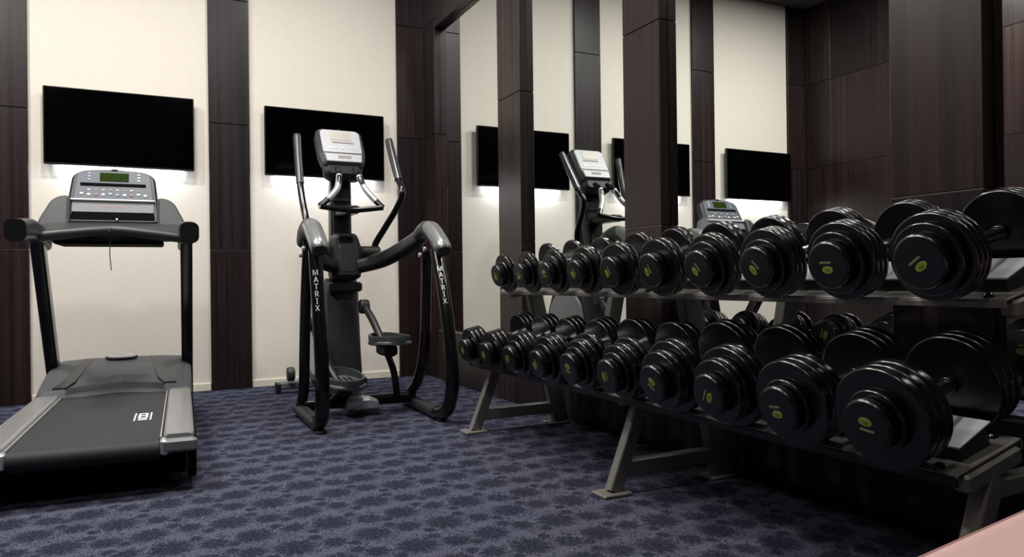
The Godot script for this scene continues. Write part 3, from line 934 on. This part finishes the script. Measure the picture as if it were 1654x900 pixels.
func rack() -> void:
	var o := thing("dumbbell_rack", "grey steel two tier dumbbell rack along the mirrored wall", "rack", Vector3(1.75, 0, -2.186))
	var base := o.position
	var z0 := -3.49
	var z1 := -0.94
	var zc := (z0 + z1) / 2
	var tb := Basis(Vector3.BACK, TILT)
	for i in 2:
		var f: Vector2 = [LO_F, UP_F][i]
		var sp := func(s: float, n: float, z: float) -> Vector3: return shelf_point(f, s, n, z) - base
		var drop: float = [-0.004, -0.016][i]
		var sh := part(o, "shelf", bx(Vector3(0.24, 0.006, z1 - z0), 0.002), "rack_steel", sp.call(0.155, drop, zc), tb)
		part(sh, "front_lip", bx(Vector3(0.006, [0.022, 0.016][i], z1 - z0), 0.002), ["black_paint", "rack_steel"][i], Vector3(-0.12, [-0.012, -0.009][i], 0))
		part(sh, "back_lip", bx(Vector3(0.006, 0.022, z1 - z0), 0.002), "rack_steel", Vector3(0.12, -0.012, 0))
		# raised saddle between the heads: black body, pale top sheet
		part(sh, "saddle_body", slab(PackedVector2Array([Vector2(-0.055, 0.003), Vector2(0.055, 0.003), Vector2(0.055, 0.052), Vector2(-0.055, 0.034)]), z1 - z0 - 0.06, 0.002), "black_plastic", Vector3(0, 0, 0))
		part(sh, "saddle_sheet", slab(PackedVector2Array([Vector2(-0.06, 0.034), Vector2(0.06, 0.054), Vector2(0.06, 0.058), Vector2(-0.06, 0.038)]), z1 - z0 - 0.05, 0.001), "saddle", Vector3(0, 0, 0))
		for z in [z0 + 0.05, -2.13, -2.24, z1 - 0.05]:
			for s in [-0.098, 0.098]:
				part(sh, "bolt", lathe([[0, 0.012], [0.006, 0.011], [0.01, 0.006]], 16), "black_gloss", Vector3(s, 0.003, z - zc), Basis(Vector3.BACK, PI / 2))
	for z in [-3.42, -2.186, -0.95]:
		var w := func(x: float, y: float) -> Vector3: return Vector3(x, y, z) - base
		part(o, "front_leg", sweep(PackedVector3Array([w.call(1.50, 0.012), w.call(1.635, 0.345)]), rrect(0.042, 0.055, 0.008, 3), Vector3.BACK), "rack_steel")
		part(o, "rear_leg", sweep(PackedVector3Array([w.call(2.005, 0.012), w.call(1.845, 0.74)]), rrect(0.05, 0.085, 0.008, 3), Vector3.BACK), "rack_steel")
		part(o, "under_brace", bx(Vector3(0.3, 0.045, 0.04), 0.006), "rack_steel", w.call(1.79, 0.315))
		part(o, "cross_bar", bx(Vector3(0.44, 0.06, 0.04), 0.006), "rack_steel", w.call(1.76, 0.09))
		part(o, "foot_plate", bx(Vector3(0.12, 0.012, 0.09), 0.004), "rack_steel", w.call(1.495, 0.006))
		part(o, "foot_plate", bx(Vector3(0.12, 0.012, 0.09), 0.004), "rack_steel", w.call(1.985, 0.006))
		part(o, "shelf_bracket", bx(Vector3(0.2, 0.04, 0.04), 0.006), "rack_steel", shelf_point(UP_F, 0.155, -0.042, z) - base, tb)
		part(o, "shelf_bracket", bx(Vector3(0.2, 0.04, 0.04), 0.006), "rack_steel", shelf_point(LO_F, 0.155, -0.03, z) - base, tb)


func dumbbells() -> void:
	# from the inner face outwards: plates (radius, thickness), collar disc, hub
	var up := [
		[[[0.098, 0.026]], [0.068, 0.012], [0.055, 0.036], 30],
		[[[0.1, 0.026]], [0.074, 0.014], [0.055, 0.036], -10],
		[[[0.1, 0.026]], [0.08, 0.02], [0.055, 0.034], 175],
		[[[0.101, 0.022], [0.101, 0.018]], [0.08, 0.018], [0.056, 0.034], 60],
		[[[0.102, 0.025], [0.102, 0.025]], [], [0.06, 0.04], 70],
		[[[0.104, 0.026], [0.104, 0.026]], [], [0.062, 0.04], 70],
		[[[0.104, 0.024], [0.104, 0.024]], [0.084, 0.016], [0.062, 0.032], 55],
		[[[0.105, 0.018], [0.105, 0.018], [0.105, 0.018]], [0.078, 0.016], [0.062, 0.028], 50],
		[[[0.105, 0.018], [0.105, 0.018], [0.105, 0.018]], [0.083, 0.02], [0.064, 0.028], 0],
		[[[0.107, 0.018], [0.107, 0.018], [0.107, 0.018]], [0.087, 0.02], [0.066, 0.028], -35]]
	var lo := [
		[[[0.098, 0.024], [0.098, 0.024], [0.098, 0.024]], [], [0.058, 0.04], 70],
		[[[0.098, 0.025], [0.098, 0.025], [0.098, 0.025]], [], [0.058, 0.04], 75],
		[[[0.1, 0.024], [0.1, 0.024], [0.1, 0.024]], [0.074, 0.016], [0.057, 0.036], 100],
		[[[0.102, 0.024], [0.102, 0.024], [0.102, 0.024]], [0.075, 0.016], [0.058, 0.036], 60],
		[[[0.110, 0.022], [0.095, 0.024], [0.095, 0.024]], [0.075, 0.016], [0.06, 0.036], 195],
		[[[0.110, 0.022], [0.096, 0.026], [0.096, 0.026]], [0.075, 0.016], [0.06, 0.036], 85],
		[[[0.116, 0.026], [0.116, 0.026], [0.093, 0.022], [0.093, 0.022]], [], [0.06, 0.034], 215],
		[[[0.116, 0.026], [0.116, 0.026], [0.092, 0.022], [0.092, 0.022]], [], [0.06, 0.034], -60],
		[[[0.113, 0.027], [0.113, 0.027], [0.113, 0.027]], [0.07, 0.018], [0.06, 0.028], -5],
		[[[0.117, 0.027], [0.117, 0.027], [0.117, 0.027]], [0.072, 0.018], [0.06, 0.028], 187]]
	var nth := ["first", "second", "third", "fourth", "fifth", "sixth", "seventh", "eighth", "ninth", "last"]
	for row in 2:
		var f: Vector2 = [UP_F, LO_F][row]
		var specs: Array = [up, lo][row]
		for i in 10:
			var sp: Array = specs[i]
			var big: float = sp[0][0][0]
			var z := -3.30 + 0.2485 * i
			var tier: String = ["upper", "lower"][row]
			var label: String = "black rubber dumbbell, %s on the %s rack shelf counting from the elliptical" % [nth[i], tier]
			if i == 9:
				label = "black rubber dumbbell at the near end of the %s rack shelf" % tier
			var stack: float = sp[2][1] + (sp[1][1] if sp[1].size() > 0 else 0.0)
			for p in sp[0]:
				stack += p[1]
			var half := clampf(0.215 - stack, 0.07, 0.118)
			var at := shelf_point(f, 0.155 - (0.215 - half - stack), big - (0.012 if row == 0 else 0.0), z)
			var o := thing("dumbbell", label, "dumbbell", at, 0.0, "dumbbells on the %s shelf" % tier)
			o.rotation = Vector3(0, 0, TILT)
			part(o, "handle", lathe([[-half, 0.016], [-half + 0.01, 0.016], [-half * 0.5, 0.0165], [0.0, 0.0185], [half * 0.5, 0.0165], [half - 0.01, 0.016], [half, 0.016]], 20), "chrome")
			for s in [-1.0, 1.0]:
				var side := Basis() if s > 0 else Basis(Vector3.UP, PI)
				part(o, "collar", disc(half - 0.014, half + 0.001, 0.021, 0.004, 24), "black_gloss", Vector3.ZERO, side)
				var x := half
				for p in sp[0]:
					part(o, "weight_plate", disc(x, x + p[1] - 0.001, p[0], 0.006), "rubber", Vector3.ZERO, side)
					x += p[1]
				if sp[1].size() > 0:
					part(o, "spacer_disc", disc(x, x + sp[1][1] - 0.001, sp[1][0], 0.005), "rubber", Vector3.ZERO, side)
					x += sp[1][1]
				var hub := part(o, "end_cap", disc(x, x + sp[2][1], sp[2][0], 0.009), "rubber_cap", Vector3.ZERO, side)
				# printed emblem: an oval and a line of lettering
				var spin := Basis(Vector3.RIGHT, deg_to_rad(-float(sp[3])))
				var face := Basis(Vector3.UP, PI / 2)
				var e: float = x + sp[2][1]
				part(hub, "emblem", slab(ellipse(0.0165, 0.0098, 24), 0.0012, 0.0003), "lime", spin * Vector3(e, -0.0105, 0), spin * face)
				part(hub, "emblem_centre", slab(ellipse(0.008, 0.0045, 18), 0.0012, 0.0003), "lime_dark", spin * Vector3(e + 0.0005, -0.0105, 0), spin * face)
				part(hub, "lettering", slab(rrect(0.034, 0.0055, 0.001, 2), 0.0012, 0.0003), "lime_pale", spin * Vector3(e, 0.0085, 0.004), spin * face)


func bench() -> void:
	var turn := atan2(0.043, 0.32)
	var o := thing("padded_bench", "salmon pink padded bench top in the bottom right foreground", "bench", Vector3(0.92, 0, -0.24), turn)
	var rings := []
	for q in [[0.40, 0.02], [0.412, 0.004], [0.45, 0.0], [0.486, 0.004], [0.497, 0.014], [0.5, 0.03]]:
		var r := PackedVector3Array()
		for p in rrect(1.3 - 2.0 * q[1], 0.54 - 2.0 * q[1], 0.05, 5):
			r.append(Vector3(p.x, q[0], p.y))
		rings.append(r)
	var pad := part(o, "pad", loft(rings, 50.0), "pink_vinyl")
	var seam := []
	var pr := rrect(1.304, 0.544, 0.052, 4)
	for i in pr.size():
		seam.append(Vector3(pr[i].x, 0.482, pr[i].y))
	seam.append(seam[0])
	part(pad, "piping", tube(seam, 0.0045, 1, 8), "pink_piping")
	part(o, "frame", bx(Vector3(1.1, 0.04, 0.36), 0.006), "black_paint", Vector3(0, 0.38, 0))
	for sx in [-1.0, 1.0]:
		for sz in [-1.0, 1.0]:
			part(o, "leg", bx(Vector3(0.045, 0.36, 0.045), 0.006), "black_paint", Vector3(sx * 0.5, 0.18, sz * 0.15))
